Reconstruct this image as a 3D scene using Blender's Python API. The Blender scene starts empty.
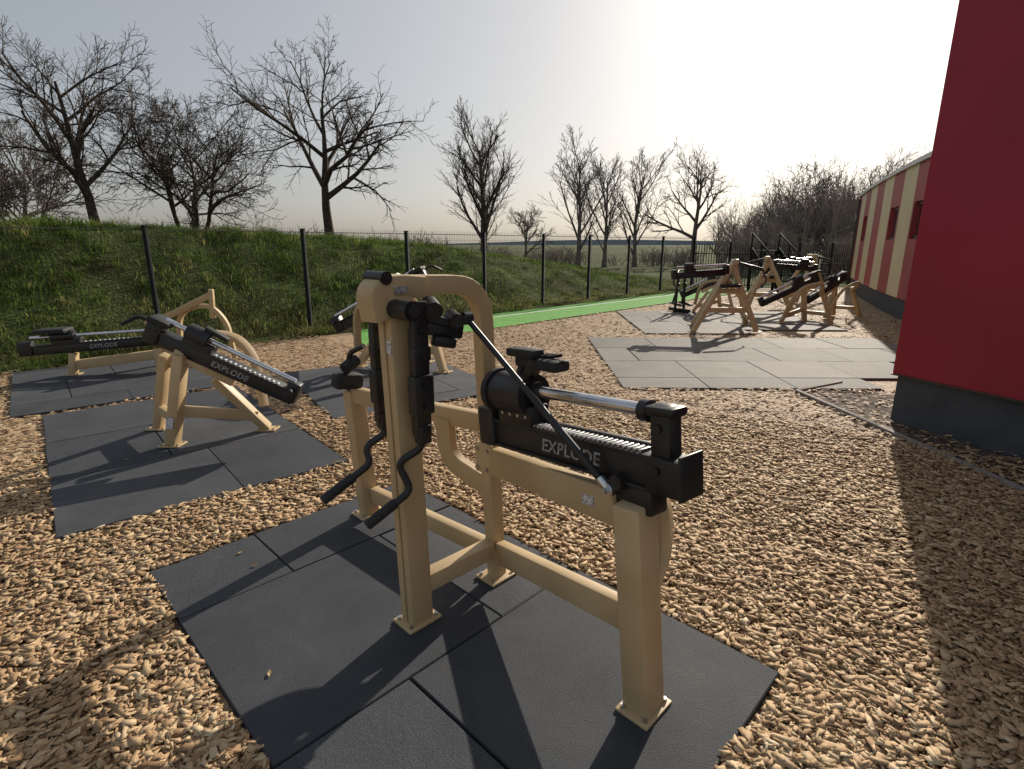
import bpy, bmesh, math, random
import numpy as np
from mathutils import Vector, Matrix
random.seed(7); rng=np.random.default_rng(7)
S2=math.sqrt(2)
sc=bpy.context.scene
def link(o): sc.collection.objects.link(o); return o

# ------------------------------------------------------------- materials
def new_mat(name):
    m=bpy.data.materials.new(name); m.use_nodes=True
    nt=m.node_tree; b=nt.nodes['Principled BSDF']; return m,nt,b
def N(nt,t,**k):
    n=nt.nodes.new(t)
    for a,v in k.items():
        if a in n.inputs: n.inputs[a].default_value=v
        else: setattr(n,a,v)
    return n
def ramp(nt,fac,stops):
    r=nt.nodes.new('ShaderNodeValToRGB'); nt.links.new(fac,r.inputs[0])
    e=r.color_ramp.elements
    while len(e)<len(stops): e.new(0.5)
    for i,(p,c) in enumerate(stops): e[i].position=p; e[i].color=(*c,1)
    return r.outputs[0]
def noise_mat(name,c1,c2,scale=5,rough=.6,bump=.0,bscale=80,metal=0,detail=6,lo=.35,hi=.65,spec=.5,bdist=.01,rvar=.15):
    m,nt,b=new_mat(name)
    g=N(nt,'ShaderNodeNewGeometry')
    n=N(nt,'ShaderNodeTexNoise',Scale=scale,Detail=detail); nt.links.new(g.outputs['Position'],n.inputs['Vector'])
    c=ramp(nt,n.outputs[0],[(lo,c1),(hi,c2)]); nt.links.new(c,b.inputs['Base Color'])
    b.inputs['Metallic'].default_value=metal; b.inputs['Specular IOR Level'].default_value=spec
    mr=N(nt,'ShaderNodeMapRange'); mr.inputs[3].default_value=max(0.05,rough-rvar); mr.inputs[4].default_value=min(1,rough+rvar)
    nt.links.new(n.outputs[0],mr.inputs[0]); nt.links.new(mr.outputs[0],b.inputs['Roughness'])
    if bump>0:
        n2=N(nt,'ShaderNodeTexNoise',Scale=bscale,Detail=4); nt.links.new(g.outputs['Position'],n2.inputs['Vector'])
        bp=N(nt,'ShaderNodeBump',Strength=bump,Distance=bdist); nt.links.new(n2.outputs[0],bp.inputs['Height']); nt.links.new(bp.outputs[0],b.inputs['Normal'])
    return m
M={}
M['beige']=noise_mat('sand_powder_coat',(.50,.36,.19),(.59,.435,.245),3,.52,.12,500,bdist=.002)
M['black']=noise_mat('black_powder_coat',(.009,.009,.010),(.022,.022,.023),8,.42,.15,400,bdist=.002)
M['rubber']=noise_mat('black_rubber_grip',(.012,.012,.012),(.03,.03,.03),30,.7)
M['steel']=noise_mat('polished_steel',(.62,.62,.63),(.75,.75,.76),12,.25,metal=1)
M['zinc']=noise_mat('zinc_bolt',(.45,.45,.45),(.6,.6,.6),40,.4,metal=1)
M['white']=noise_mat('white_lettering',(.18,.18,.18),(.48,.48,.48),60,.5)
M['sticker']=noise_mat('sticker_paper',(.35,.35,.35),(.75,.75,.75),90,.4,lo=.48,hi=.52)
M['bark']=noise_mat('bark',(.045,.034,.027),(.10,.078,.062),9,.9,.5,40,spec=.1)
M['bark_far']=noise_mat('bark_hazed',(.12,.10,.09),(.20,.17,.15),5,.95,spec=.05)  # paler bark for the farther trees, aerial haze mixed into the colour
M['twig']=noise_mat('thicket_twigs',(.20,.17,.15),(.34,.29,.25),1.5,.95,spec=.05)
M['fence']=noise_mat('fence_coating',(.010,.012,.011),(.016,.018,.017),20,.75,spec=.15)
M['red']=noise_mat('red_facade_panel',(.28,.010,.028),(.335,.014,.037),.9,.5,.04,60,rvar=.06)
M['red2']=noise_mat('red_stripe_panel',(.34,.05,.055),(.41,.07,.07),1.5,.6)
M['cream']=noise_mat('cream_stripe_panel',(.66,.54,.32),(.74,.61,.38),1.5,.6)
M['plinth']=noise_mat('grey_plinth',(.045,.05,.058),(.07,.075,.085),4,.8,.2,90)
M['coping']=noise_mat('metal_coping',(.4,.4,.4),(.5,.5,.5),4,.45,metal=.5)
M['glass']=noise_mat('window_glass',(.02,.025,.03),(.04,.045,.05),2,.12)
M['frame_dk']=noise_mat('window_frame',(.05,.03,.02),(.07,.045,.03),9,.5)
M['concrete']=noise_mat('concrete_edging',(.16,.14,.12),(.28,.25,.21),25,.85,.4,120)
M['line']=noise_mat('white_line_paint',(.5,.52,.48),(.75,.76,.72),40,.8)
M['leaf']=noise_mat('dry_leaf',(.28,.16,.06),(.5,.36,.17),30,.7)
M['wood']=noise_mat('weathered_board',(.14,.09,.055),(.26,.18,.11),12,.8)
def matmat(name,stops):
    m,nt,b=new_mat(name); g=N(nt,'ShaderNodeNewGeometry')
    n1=N(nt,'ShaderNodeTexNoise',Scale=1.9,Detail=9,Roughness=.7,Distortion=.4); n2=N(nt,'ShaderNodeTexNoise',Scale=260,Detail=2); at=N(nt,'ShaderNodeAttribute',attribute_name='tint')
    for q in(n1,n2): nt.links.new(g.outputs['Position'],q.inputs['Vector'])
    c1=ramp(nt,n1.outputs[0],stops)
    c2=ramp(nt,n2.outputs[0],[(.35,(.6,.6,.6)),(.62,(1.15,1.15,1.15)),(.8,(2.2,2.1,2.0))])
    mx=N(nt,'ShaderNodeMix',data_type='RGBA',blend_type='MULTIPLY'); mx.inputs[0].default_value=1
    nt.links.new(c1,mx.inputs[6]); nt.links.new(c2,mx.inputs[7])
    mx2=N(nt,'ShaderNodeMix',data_type='RGBA',blend_type='MULTIPLY'); mx2.inputs[0].default_value=1
    ct=ramp(nt,at.outputs['Fac'],[(0,(.8,.8,.8)),(1,(1.25,1.22,1.18))]); nt.links.new(mx.outputs[2],mx2.inputs[6]); nt.links.new(ct,mx2.inputs[7])
    nt.links.new(mx2.outputs[2],b.inputs['Base Color']); b.inputs['Roughness'].default_value=.76; b.inputs['Specular IOR Level'].default_value=.4
    bp=N(nt,'ShaderNodeBump',Strength=.7,Distance=.004); nt.links.new(n2.outputs[0],bp.inputs['Height']); nt.links.new(bp.outputs[0],b.inputs['Normal'])
    return m
M['mat']=matmat('rubber_granulate',[(.3,(.036,.041,.050)),(.6,(.066,.071,.081)),(.78,(.11,.10,.092))])
M['mat_glare']=matmat('rubber_granulate_glare',[(.3,(.12,.112,.10)),(.6,(.17,.155,.135)),(.78,(.23,.20,.16))])  # far mats: grazing sun glare put into a lighter, warmer colour
# wood chips (individual)
m,nt,b=new_mat('wood_chip'); at=N(nt,'ShaderNodeAttribute',attribute_name='tint'); g=N(nt,'ShaderNodeNewGeometry')
n1=N(nt,'ShaderNodeTexNoise',Scale=180,Detail=3); nt.links.new(g.outputs['Position'],n1.inputs['Vector'])
c=ramp(nt,at.outputs['Fac'],[(0,(.09,.05,.028)),(.15,(.25,.145,.075)),(.45,(.47,.305,.165)),(.8,(.62,.45,.265)),(1,(.75,.62,.43))])
v=ramp(nt,n1.outputs[0],[(.3,(.68,.66,.64)),(.7,(1.1,1.1,1.1))])
mx=N(nt,'ShaderNodeMix',data_type='RGBA',blend_type='MULTIPLY'); mx.inputs[0].default_value=1
nt.links.new(c,mx.inputs[6]); nt.links.new(v,mx.inputs[7]); nt.links.new(mx.outputs[2],b.inputs['Base Color']); b.inputs['Roughness'].default_value=.72
b.inputs['Specular IOR Level'].default_value=.25
bp=N(nt,'ShaderNodeBump',Strength=.5,Distance=.003); nt.links.new(n1.outputs[0],bp.inputs['Height']); nt.links.new(bp.outputs[0],b.inputs['Normal'])
M['chip']=m
# chip bed
m,nt,b=new_mat('wood_chip_bed'); g=N(nt,'ShaderNodeNewGeometry')
mp=N(nt,'ShaderNodeMapping'); mp.inputs['Scale'].default_value=(1,1,.3); nt.links.new(g.outputs['Position'],mp.inputs['Vector'])
nw=N(nt,'ShaderNodeTexNoise',Scale=14,Detail=2); nt.links.new(g.outputs['Position'],nw.inputs['Vector'])
ad=N(nt,'ShaderNodeMix',data_type='VECTOR'); ad.inputs[0].default_value=.06; nt.links.new(mp.outputs[0],ad.inputs[4]); nt.links.new(nw.outputs[1],ad.inputs[5])
vo=N(nt,'ShaderNodeTexVoronoi',Scale=42); nt.links.new(ad.outputs[1],vo.inputs['Vector'])
sx=N(nt,'ShaderNodeSeparateColor'); nt.links.new(vo.outputs['Color'],sx.inputs[0])
c=ramp(nt,sx.outputs[0],[(0,(.12,.07,.038)),(.35,(.31,.20,.105)),(.7,(.47,.32,.18)),(1,(.62,.46,.28))])
nt.links.new(c,b.inputs['Base Color']); b.inputs['Roughness'].default_value=.8
bp=N(nt,'ShaderNodeBump',Strength=1,Distance=.02); nt.links.new(sx.outputs[1],bp.inputs['Height']); nt.links.new(bp.outputs[0],b.inputs['Normal'])
M['bed']=m
# terrain grass
m,nt,b=new_mat('meadow_ground'); g=N(nt,'ShaderNodeNewGeometry')
n1=N(nt,'ShaderNodeTexNoise',Scale=.7,Detail=9,Roughness=.7); nt.links.new(g.outputs['Position'],n1.inputs['Vector'])
n2=N(nt,'ShaderNodeTexNoise',Scale=22,Detail=4); nt.links.new(g.outputs['Position'],n2.inputs['Vector'])
c=ramp(nt,n1.outputs[0],[(.32,(.06,.045,.022)),(.5,(.075,.092,.03)),(.7,(.14,.165,.055))]); nt.links.new(c,b.inputs['Base Color']); b.inputs['Roughness'].default_value=.95
b.inputs['Specular IOR Level'].default_value=.1
bp=N(nt,'ShaderNodeBump',Strength=.8,Distance=.08); nt.links.new(n2.outputs[0],bp.inputs['Height']); nt.links.new(bp.outputs[0],b.inputs['Normal'])
M['meadow']=m
M['turf']=noise_mat('green_turf',(.13,.33,.07),(.18,.41,.10),3,.9,.5,150,spec=.15)
M['gravel']=noise_mat('drainage_gravel',(.05,.04,.035),(.28,.22,.16),38,.9,1,60,lo=.4,hi=.75,bdist=.02,spec=.15)
# grass blades
m=bpy.data.materials.new('grass_blade'); m.use_nodes=True; nt=m.node_tree; nt.nodes.clear()
out=N(nt,'ShaderNodeOutputMaterial'); at=N(nt,'ShaderNodeAttribute',attribute_name='tint')
c=ramp(nt,at.outputs['Fac'],[(0,(.10,.07,.035)),(.14,(.04,.06,.016)),(.4,(.065,.11,.022)),(.75,(.14,.21,.042)),(1,(.34,.30,.13))])
d=N(nt,'ShaderNodeBsdfDiffuse'); tr=N(nt,'ShaderNodeBsdfTranslucent'); ms=N(nt,'ShaderNodeMixShader'); ms.inputs[0].default_value=.5
nt.links.new(c,d.inputs[0]); nt.links.new(c,tr.inputs[0]); nt.links.new(d.outputs[0],ms.inputs[1]); nt.links.new(tr.outputs[0],ms.inputs[2]); nt.links.new(ms.outputs[0],out.inputs[0])
M['blade']=m

# ------------------------------------------------------------- mesh helpers
def np_mesh(name,V,F,mat,tint=None,smooth=False):
    me=bpy.data.meshes.new(name); V=np.asarray(V,dtype=np.float32); F=np.asarray(F,dtype=np.int32); k=F.shape[1]
    me.vertices.add(len(V)); me.vertices.foreach_set('co',V.ravel())
    me.loops.add(F.size); me.loops.foreach_set('vertex_index',F.ravel())
    me.polygons.add(len(F)); me.polygons.foreach_set('loop_start',np.arange(0,F.size,k,dtype=np.int32))
    if smooth: me.polygons.foreach_set('use_smooth',np.ones(len(F),dtype=bool))
    me.update(calc_edges=True)
    if tint is not None:
        a=me.attributes.new('tint','FLOAT','POINT'); a.data.foreach_set('value',np.asarray(tint,dtype=np.float32))
    me.materials.append(mat)
    return link(bpy.data.objects.new(name,me))
class Grp:
    def __init__(s,name,loc=(0,0,0),yaw=0,scale=1):
        s.e=bpy.data.objects.new(name,None); s.e.empty_display_size=.2; link(s.e)
        s.e.location=loc; s.e.rotation_euler=(0,0,yaw); s.e.scale=(scale,)*3
    def add(s,o): o.parent=s.e; return o
def finish(name,bm,mat,grp,bev=0,smooth=True):
    if bev>0: bmesh.ops.bevel(bm,geom=[e for e in bm.edges],offset=bev,segments=2,affect='EDGES',profile=.5,clamp_overlap=True)
    bmesh.ops.recalc_face_normals(bm,faces=bm.faces)
    c=Vector((0,0,0))
    for v in bm.verts: c+=v.co
    c/=len(bm.verts)
    for v in bm.verts: v.co-=c
    me=bpy.data.meshes.new(name); bm.to_mesh(me); bm.free()
    if smooth:
        for p in me.polygons: p.use_smooth=True
        me.set_sharp_from_angle(angle=math.radians(32))
    me.materials.append(M[mat]); o=link(bpy.data.objects.new(name,me)); o.location=c
    if grp: grp.add(o)
    return o
def frame(p0,p1,up=(0,0,1)):
    z=(Vector(p1)-Vector(p0)).normalized(); up=Vector(up)
    if abs(z.dot(up))>.97: up=Vector((.7071,-.7071,0)) if up.z else Vector((0,0,1))
    x=up.cross(z).normalized(); y=z.cross(x); return x,y,z
def beam(g,name,p0,p1,w,h,mat='beige',bev=.008,up=(0,0,1),w1=None,h1=None):
    p0=Vector(p0);p1=Vector(p1);x,y,z=frame(p0,p1,up); bm=bmesh.new(); r=[]
    for p,a,b_ in((p0,w,h),(p1,w1 or w,h1 or h)):
        r.append([bm.verts.new(p+x*sx*a/2+y*sy*b_/2) for sx,sy in((-1,-1),(1,-1),(1,1),(-1,1))])
    bm.faces.new(r[0][::-1]); bm.faces.new(r[1])
    for i in range(4): bm.faces.new((r[0][i],r[0][(i+1)%4],r[1][(i+1)%4],r[1][i]))
    return finish(name,bm,mat,g,bev)
def cyl(g,name,p0,p1,r,mat='black',n=24,r1=None,bev=0):
    p0=Vector(p0);p1=Vector(p1);x,y,z=frame(p0,p1); bm=bmesh.new(); R=[]
    for p,rr in((p0,r),(p1,r1 if r1 is not None else r)):
        R.append([bm.verts.new(p+x*math.cos(a)*rr+y*math.sin(a)*rr) for a in[2*math.pi*i/n for i in range(n)]])
    c0=bm.faces.new(R[0][::-1]); c1=bm.faces.new(R[1])
    for i in range(n): bm.faces.new((R[0][i],R[0][(i+1)%n],R[1][(i+1)%n],R[1][i]))
    if bev>0: bmesh.ops.bevel(bm,geom=list(c0.edges)+list(c1.edges),offset=bev,segments=2,affect='EDGES')
    return finish(name,bm,mat,g)
def smooth_path(pts,rad=.1,n=6):
    P=[Vector(p) for p in pts]; out=[P[0]]
    for i in range(1,len(P)-1):
        a=(P[i-1]-P[i]);b_=(P[i+1]-P[i]); r=min(rad,a.length*.48,b_.length*.48)
        A=P[i]+a.normalized()*r;B=P[i]+b_.normalized()*r
        for k in range(n+1):
            t=k/n; out.append(A*(1-t)**2+P[i]*2*t*(1-t)+B*t*t)
    out.append(P[-1]); return out
def sweep(g,name,pts,w,h,nrm=None,mat='beige',rad=.1,ch=.25,rnd=False,seg=7):
    P=smooth_path(pts,rad,seg); bm=bmesh.new(); rings=[]
    if rnd: sec=[(math.cos(a)*.5,math.sin(a)*.5) for a in[2*math.pi*i/14 for i in range(14)]]
    else:
        k=.5-ch*.5; q=.5-ch*.14
        sec=[(.5,-k),(.5,k),(q,q),(k,.5),(-k,.5),(-q,q),(-.5,k),(-.5,-k),(-q,-q),(-k,-.5),(k,-.5),(q,-q)]
    B=Vector(nrm).normalized() if nrm else None
    pv=None
    for i,p in enumerate(P):
        t=(P[min(i+1,len(P)-1)]-P[max(i-1,0)]).normalized()
        if B is None:
            if pv is None:
                pv=Vector((0,0,1)) if abs(t.z)<.9 else Vector((1,0,0))
            bb=(pv-t*pv.dot(t)).normalized(); pv=bb
        else: bb=(B-t*B.dot(t)).normalized()
        n_=bb.cross(t)
        rings.append([bm.verts.new(p+bb*a*w+n_*b_*h) for a,b_ in sec])
    m_=len(sec)
    for i in range(len(rings)-1):
        for j in range(m_): bm.faces.new((rings[i][j],rings[i][(j+1)%m_],rings[i+1][(j+1)%m_],rings[i+1][j]))
    bm.faces.new(rings[0][::-1]); bm.faces.new(rings[-1])
    return finish(name,bm,mat,g)
def plate(g,name,poly,thick,mat='beige',nrm=(0,0,1),bev=.003):
    n=Vector(nrm).normalized(); bm=bmesh.new()
    a=[bm.verts.new(Vector(p)-n*thick/2) for p in poly]; b_=[bm.verts.new(Vector(p)+n*thick/2) for p in poly]
    bm.faces.new(a[::-1]); bm.faces.new(b_); k=len(poly)
    for i in range(k): bm.faces.new((a[i],a[(i+1)%k],b_[(i+1)%k],b_[i]))
    return finish(name,bm,mat,g,bev)
def foot(g,pos,yaw=math.radians(45),s=.17,s2=.13,z0=0.0):
    x,y,_=pos; u=Vector((math.cos(yaw),math.sin(yaw),0)); w=Vector((-u.y,u.x,0)); c=Vector((x,y,z0))
    plate(g,'foot_plate',[c+u*a*s/2+w*b_*s2/2+Vector((0,0,.007)) for a,b_ in((-1,-1),(1,-1),(1,1),(-1,1))],.012)
    for a in(-1,1):
        for b_ in(-1,1):
            q=c+u*a*(s/2-.02)+w*b_*(s2/2-.02)
            cyl(g,'anchor_bolt',q+Vector((0,0,.013)),q+Vector((0,0,.026)),.009,'zinc',6)
def lettering(g,text,origin,xdir,nrm,size,mat='white'):
    cu=bpy.data.curves.new('lettering','FONT'); cu.body=text; cu.size=size; cu.extrude=.0008; cu.align_x='CENTER'; cu.align_y='CENTER'; cu.shear=.15; cu.offset=.001; cu.space_character=1.08
    cu.materials.append(M[mat]); o=link(bpy.data.objects.new('lettering',cu))
    x=Vector(xdir).normalized(); n=Vector(nrm); n=(n-x*n.dot(x)).normalized(); y=n.cross(x)
    mt=Matrix((x,y,n)).transposed().to_4x4(); mt.translation=Vector(origin); o.matrix_world=mt
    if g: g.add(o)
    return o

# ------------------------------------------------------------- terrain
def Hc(s): return np.interp(s,[-40,0,6,9.3,12.4,16,20,30],[2.1,1.95,1.75,1.6,1.3,.9,.35,0])
def sst(x): x=np.clip(x,0,1); return x*x*(3-2*x)
def H(x,y):
    x=np.asarray(x,float);y=np.asarray(y,float)
    d=(y-x-14.35)/S2; s=(x+y)/S2
    base=-.06+.07*sst((d+.75)/.25)
    bank=Hc(s)*sst((d+.1)/3.8)*np.where(d>4,np.exp(-np.clip(d-4,0,None)/45),1)
    lump=.05*np.sin(x*1.9+1.3*np.sin(y*1.1))*np.cos(y*1.7+x*.6)+.03*np.sin(x*4.1)*np.sin(y*3.7+1)
    return base+bank+lump*sst(d/1.2)*np.exp(-np.clip(d,0,None)/60)
u=np.linspace(-1,1,420); ax=np.sinh(u*7.2)/np.sinh(7.2)*2500
gx=ax-3.0; gy=ax+13
X,Y=np.meshgrid(gx,gy); Z=H(X,Y); n_=len(u)
V=np.stack([X.ravel(),Y.ravel(),Z.ravel()],1)
I=np.arange((n_-1)*(n_-1)); r_=I//(n_-1); c_=I%(n_-1); a=r_*n_+c_
np_mesh('ground',V,np.stack([a,a+1,a+n_+1,a+n_],1),M['meadow'],smooth=True)
def sd(s,d):
    return ((s*S2-(d*S2+14.35))/2,(s*S2+(d*S2+14.35))/2)
def sheet(name,poly,z,mat):
    bm=bmesh.new(); bm.faces.new([bm.verts.new((p[0],p[1],z)) for p in poly]); 
    me=bpy.data.meshes.new(name); bm.normal_update()
    if bm.faces[:][0].normal.z<0: bmesh.ops.reverse_faces(bm,faces=bm.faces[:])
    bm.to_mesh(me); bm.free(); me.materials.append(M[mat]); return link(bpy.data.objects.new(name,me))
ZB=-.03
sheet('wood_chip_ground',[sd(-16,-.58),sd(20.4,-.58),(18,22),(18,-14),(-14,-14)],ZB,'bed')
sheet('turf_lane',[sd(5.2,-.6),sd(20.3,-.6),sd(20.3,-2.25),sd(4.5,-2.25)],ZB+.022,'turf')
sheet('lane_marking',[sd(5.3,-1.02),sd(20.3,-1.02),sd(20.3,-1.10),sd(5.3,-1.10)],ZB+.026,'line')

# ------------------------------------------------------------- mats
RECTS=[]
def mats(c,yaw,rows,mt='mat'):
    u_=Vector((math.cos(yaw),math.sin(yaw),0)); w_=Vector((u_.y,-u_.x,0)); c=Vector((c[0],c[1],0))
    bm=bmesh.new(); lay=bm.verts.layers.float.new('tint'); wpos=0; tot=0
    for dep,ts in rows:
        up_=0
        for L in ts:
            g_=.003; t=random.random(); zz=random.uniform(-.002,.002); jit=random.uniform(-.003,.003)
            p=[c+u_*(up_+g_+jit)+w_*(wpos+g_),c+u_*(up_+L-g_+jit)+w_*(wpos+g_),c+u_*(up_+L-g_+jit)+w_*(wpos+dep-g_),c+u_*(up_+g_+jit)+w_*(wpos+dep-g_)]
            A=[bm.verts.new(q+Vector((0,0,-.045))) for q in p]; B=[bm.verts.new(q+Vector((0,0,zz-.005))) for q in p]
            cc=sum((q for q in p),Vector())/4; C=[bm.verts.new(cc+(q-cc)*(1-.008/L)+Vector((0,0,zz))) for q in p]
            for vv in A+B+C: vv[lay]=t
            for R0,R1 in((A,B),(B,C)):
                for i in range(4): bm.faces.new((R0[i],R0[(i+1)%4],R1[(i+1)%4],R1[i]))
            bm.faces.new(C); up_+=L
        tot=max(tot,up_); wpos+=dep
    bmesh.ops.recalc_face_normals(bm,faces=bm.faces)
    me=bpy.data.meshes.new('rubber_mat'); bm.to_mesh(me); bm.free(); me.materials.append(M[mt]); link(bpy.data.objects.new('rubber_mat',me))
    RECTS.append((c,u_,w_,tot,wpos))
Q=math.radians(45.5)
mats((-1.84,2.43),Q,[(.52,[.52,1.02]),(1,[1.02,.52]),(1,[.52,1.02])])
mats((-4.54,5.02),math.radians(41),[(1,[1,.75]),(1,[.75,1]),(1,[1,.75])])
mats((-6.45,6.85),math.radians(41),[(1,[1,1]),(1,[.5,1,.5]),(.5,[1,1])])
mats((-2.95,6.85),math.radians(33),[(1,[1,1]),(1,[.5,1,.5]),(.3,[1,1])])
mats((1.35,9.6),math.radians(-1),[(1,[1,1,1,1,1]),(1,[.5,1,1,1,1,.5]),(1,[1,1,1,1]),(.5,[1,1,1])],'mat_glare')
mats((2.6,13.6),math.radians(-2),[(1,[1,1,1,1]),(1,[.5,1,1,1,.5]),(1,[1,1,1,1]),(.5,[1,1])],'mat_glare')

# ------------------------------------------------------------- wood chips
def chips(name,n,rmin,rmax,boxes=True,th0=-1.12,th1=1.12,scl=1.0):
    r=rng.uniform(rmin,rmax,n); th=rng.uniform(th0,th1,n); x=r*np.sin(th); y=r*np.cos(th)+.0
    d=(y-x-14.35)/S2; s=(x+y)/S2
    keep=(d<-.5)&~((s>4.5)&(d>-2.25))
    stray=rng.random(n)<.00010
    for c,u_,w_,L,W in RECTS:
        a=(x-c.x)*u_.x+(y-c.y)*u_.y; b_=(x-c.x)*w_.x+(y-c.y)*w_.y
        e=-.004+.018*np.sin(a*9+b_*7)*np.sin(a*3.3+b_*4)
        ins=(a>e)&(a<L-e)&(b_>e)&(b_<W-e)
        keep&=(~ins)|stray
    keep&=~((x>3.28+.06*(5.9-y))&(y<5.95)&(rng.random(n)>.3))
    x=x[keep];y=y[keep];n=len(x)
    inm=np.zeros(n,bool)
    for c,u_,w_,L,W in RECTS:
        a=(x-c.x)*u_.x+(y-c.y)*u_.y; b_=(x-c.x)*w_.x+(y-c.y)*w_.y; inm|=(a>0)&(a<L)&(b_>0)&(b_<W)
    l=rng.gamma(3.6,.0083,n).clip(.008,.075)*scl; w=(l*rng.uniform(.22,.8,n)).clip(.004,.027); t=rng.uniform(.0012,.0038,n)
    l[inm]*=.55;w[inm]*=.55
    lev=rng.random(n)
    yaw=rng.uniform(0,6.283,n); pit=rng.normal(0,.09,n); rol=rng.normal(0,.12,n)
    ed=rng.random(n)<.10; pit[ed]*=3; rol[ed]*=3.5; pit[inm]*=.1; rol[inm]*=.1
    und=.008*np.sin(x*3.1+np.sin(y*2.3)*1.5)*np.sin(y*2.7)
    z=ZB+.006+lev*.028+und; z[inm]=.006
    cy,sy=np.cos(yaw),np.sin(yaw);cp,sp=np.cos(pit),np.sin(pit);cr,sr=np.cos(rol),np.sin(rol)
    ex=np.stack([cy*cp,sy*cp,sp],1); ey0=np.stack([-sy,cy,0*cy],1); ez0=np.cross(ex,ey0)
    ey=ey0*cr[:,None]+ez0*sr[:,None]; ez=np.cross(ex,ey)
    P=np.stack([x,y,z],1); sk=rng.uniform(-.45,.45,n); tp=rng.uniform(.45,1.05,n)
    C=[]
    for k,(a,b_) in enumerate(((-1,-1),(1,-1),(1,1),(-1,1))):
        ww=w*(tp if a>0 else 1)
        C.append(P+ex*((a*l/2+b_*sk*w)[:,None])+ey*((b_*ww/2)[:,None]))
    top=[c+ez*(t[:,None]) for c in C]
    tint=np.clip(rng.beta(1.9,1.7,n)*.78+lev*.20+.10*np.sin(x*1.3+y*.8)*np.sin(y*1.1),0,1)
    if boxes:
        Vv=np.stack(top+C,1).reshape(-1,3); b0=np.arange(n)[:,None]*8
        F=np.concatenate([b0+np.array(f)[None] for f in((0,1,2,3),(4,5,1,0),(5,6,2,1),(6,7,3,2),(7,4,0,3))],0)
        tt=np.repeat(tint,8)
    else:
        Vv=np.stack(top,1).reshape(-1,3); F=np.arange(n)[:,None]*4+np.array((0,1,2,3))[None]; tt=np.repeat(tint,4)
    np_mesh(name,Vv,F,M['chip'],tt)
chips('wood_chips',200000,.5,5.5,True)
chips('wood_chips',150000,5.0,19,False,-.95,.95,scl=1.35)

# ------------------------------------------------------------- grass
def grass(n):
    nc=2400; cs=rng.uniform(-6,21,nc); cd=rng.uniform(-.55,6.0,nc); ch=rng.uniform(.04,.2,nc)*(1+.3*(cd>2.8)); ct=np.clip(rng.normal(.50,.26,nc),0.12,1); cr=rng.uniform(.06,.28,nc)
    foot_=(cd<.9)&(rng.random(nc)<.6); ct[foot_]=np.where(rng.random(foot_.sum())<.5,.05,.97)
    k=rng.integers(0,nc,n); s=cs[k]+rng.normal(0,1,n)*cr[k]; d=cd[k]+rng.normal(0,1,n)*cr[k]; d=np.maximum(d,-.62+.05*rng.random(n))
    x=(s*S2-(d*S2+14.35))/2; y=(s*S2+(d*S2+14.35))/2
    z=H(x,y)-.01
    h=ch[k]*rng.uniform(.5,1.3,n); h*=np.where(s>11,.5,1); w=rng.uniform(.004,.010,n); yaw=rng.uniform(0,6.283,n)
    ldir=rng.uniform(0,6.283,n); lean=rng.uniform(.2,1.1,n)*h
    P=np.stack([x,y,z],1); e=np.stack([np.cos(yaw),np.sin(yaw),0*yaw],1)*w[:,None]; L=np.stack([np.cos(ldir)*lean,np.sin(ldir)*lean,0*h],1)
    up=np.stack([0*h,0*h,h],1)
    a=P-e;b_=P+e;c=P+e*.7+L*.3+up*.6;d_=P-e*.7+L*.3+up*.6; t0=P+L+up*.85+e*.1; t1=P+L+up*.85-e*.1
    Vv=np.stack([a,b_,c,d_,t0,t1],1).reshape(-1,3); b0=np.arange(n)[:,None]*6
    F=np.concatenate([b0+np.array([0,1,2,3])[None],b0+np.array([3,2,4,5])[None]],0)
    tint=np.clip(ct[k]+rng.normal(0,.10,n)+.12*np.sin(s*1.7)*np.sin(d*2.1),0,1); np_mesh('grass',Vv,F,M['blade'],np.repeat(tint,6))
grass(130000)

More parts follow.
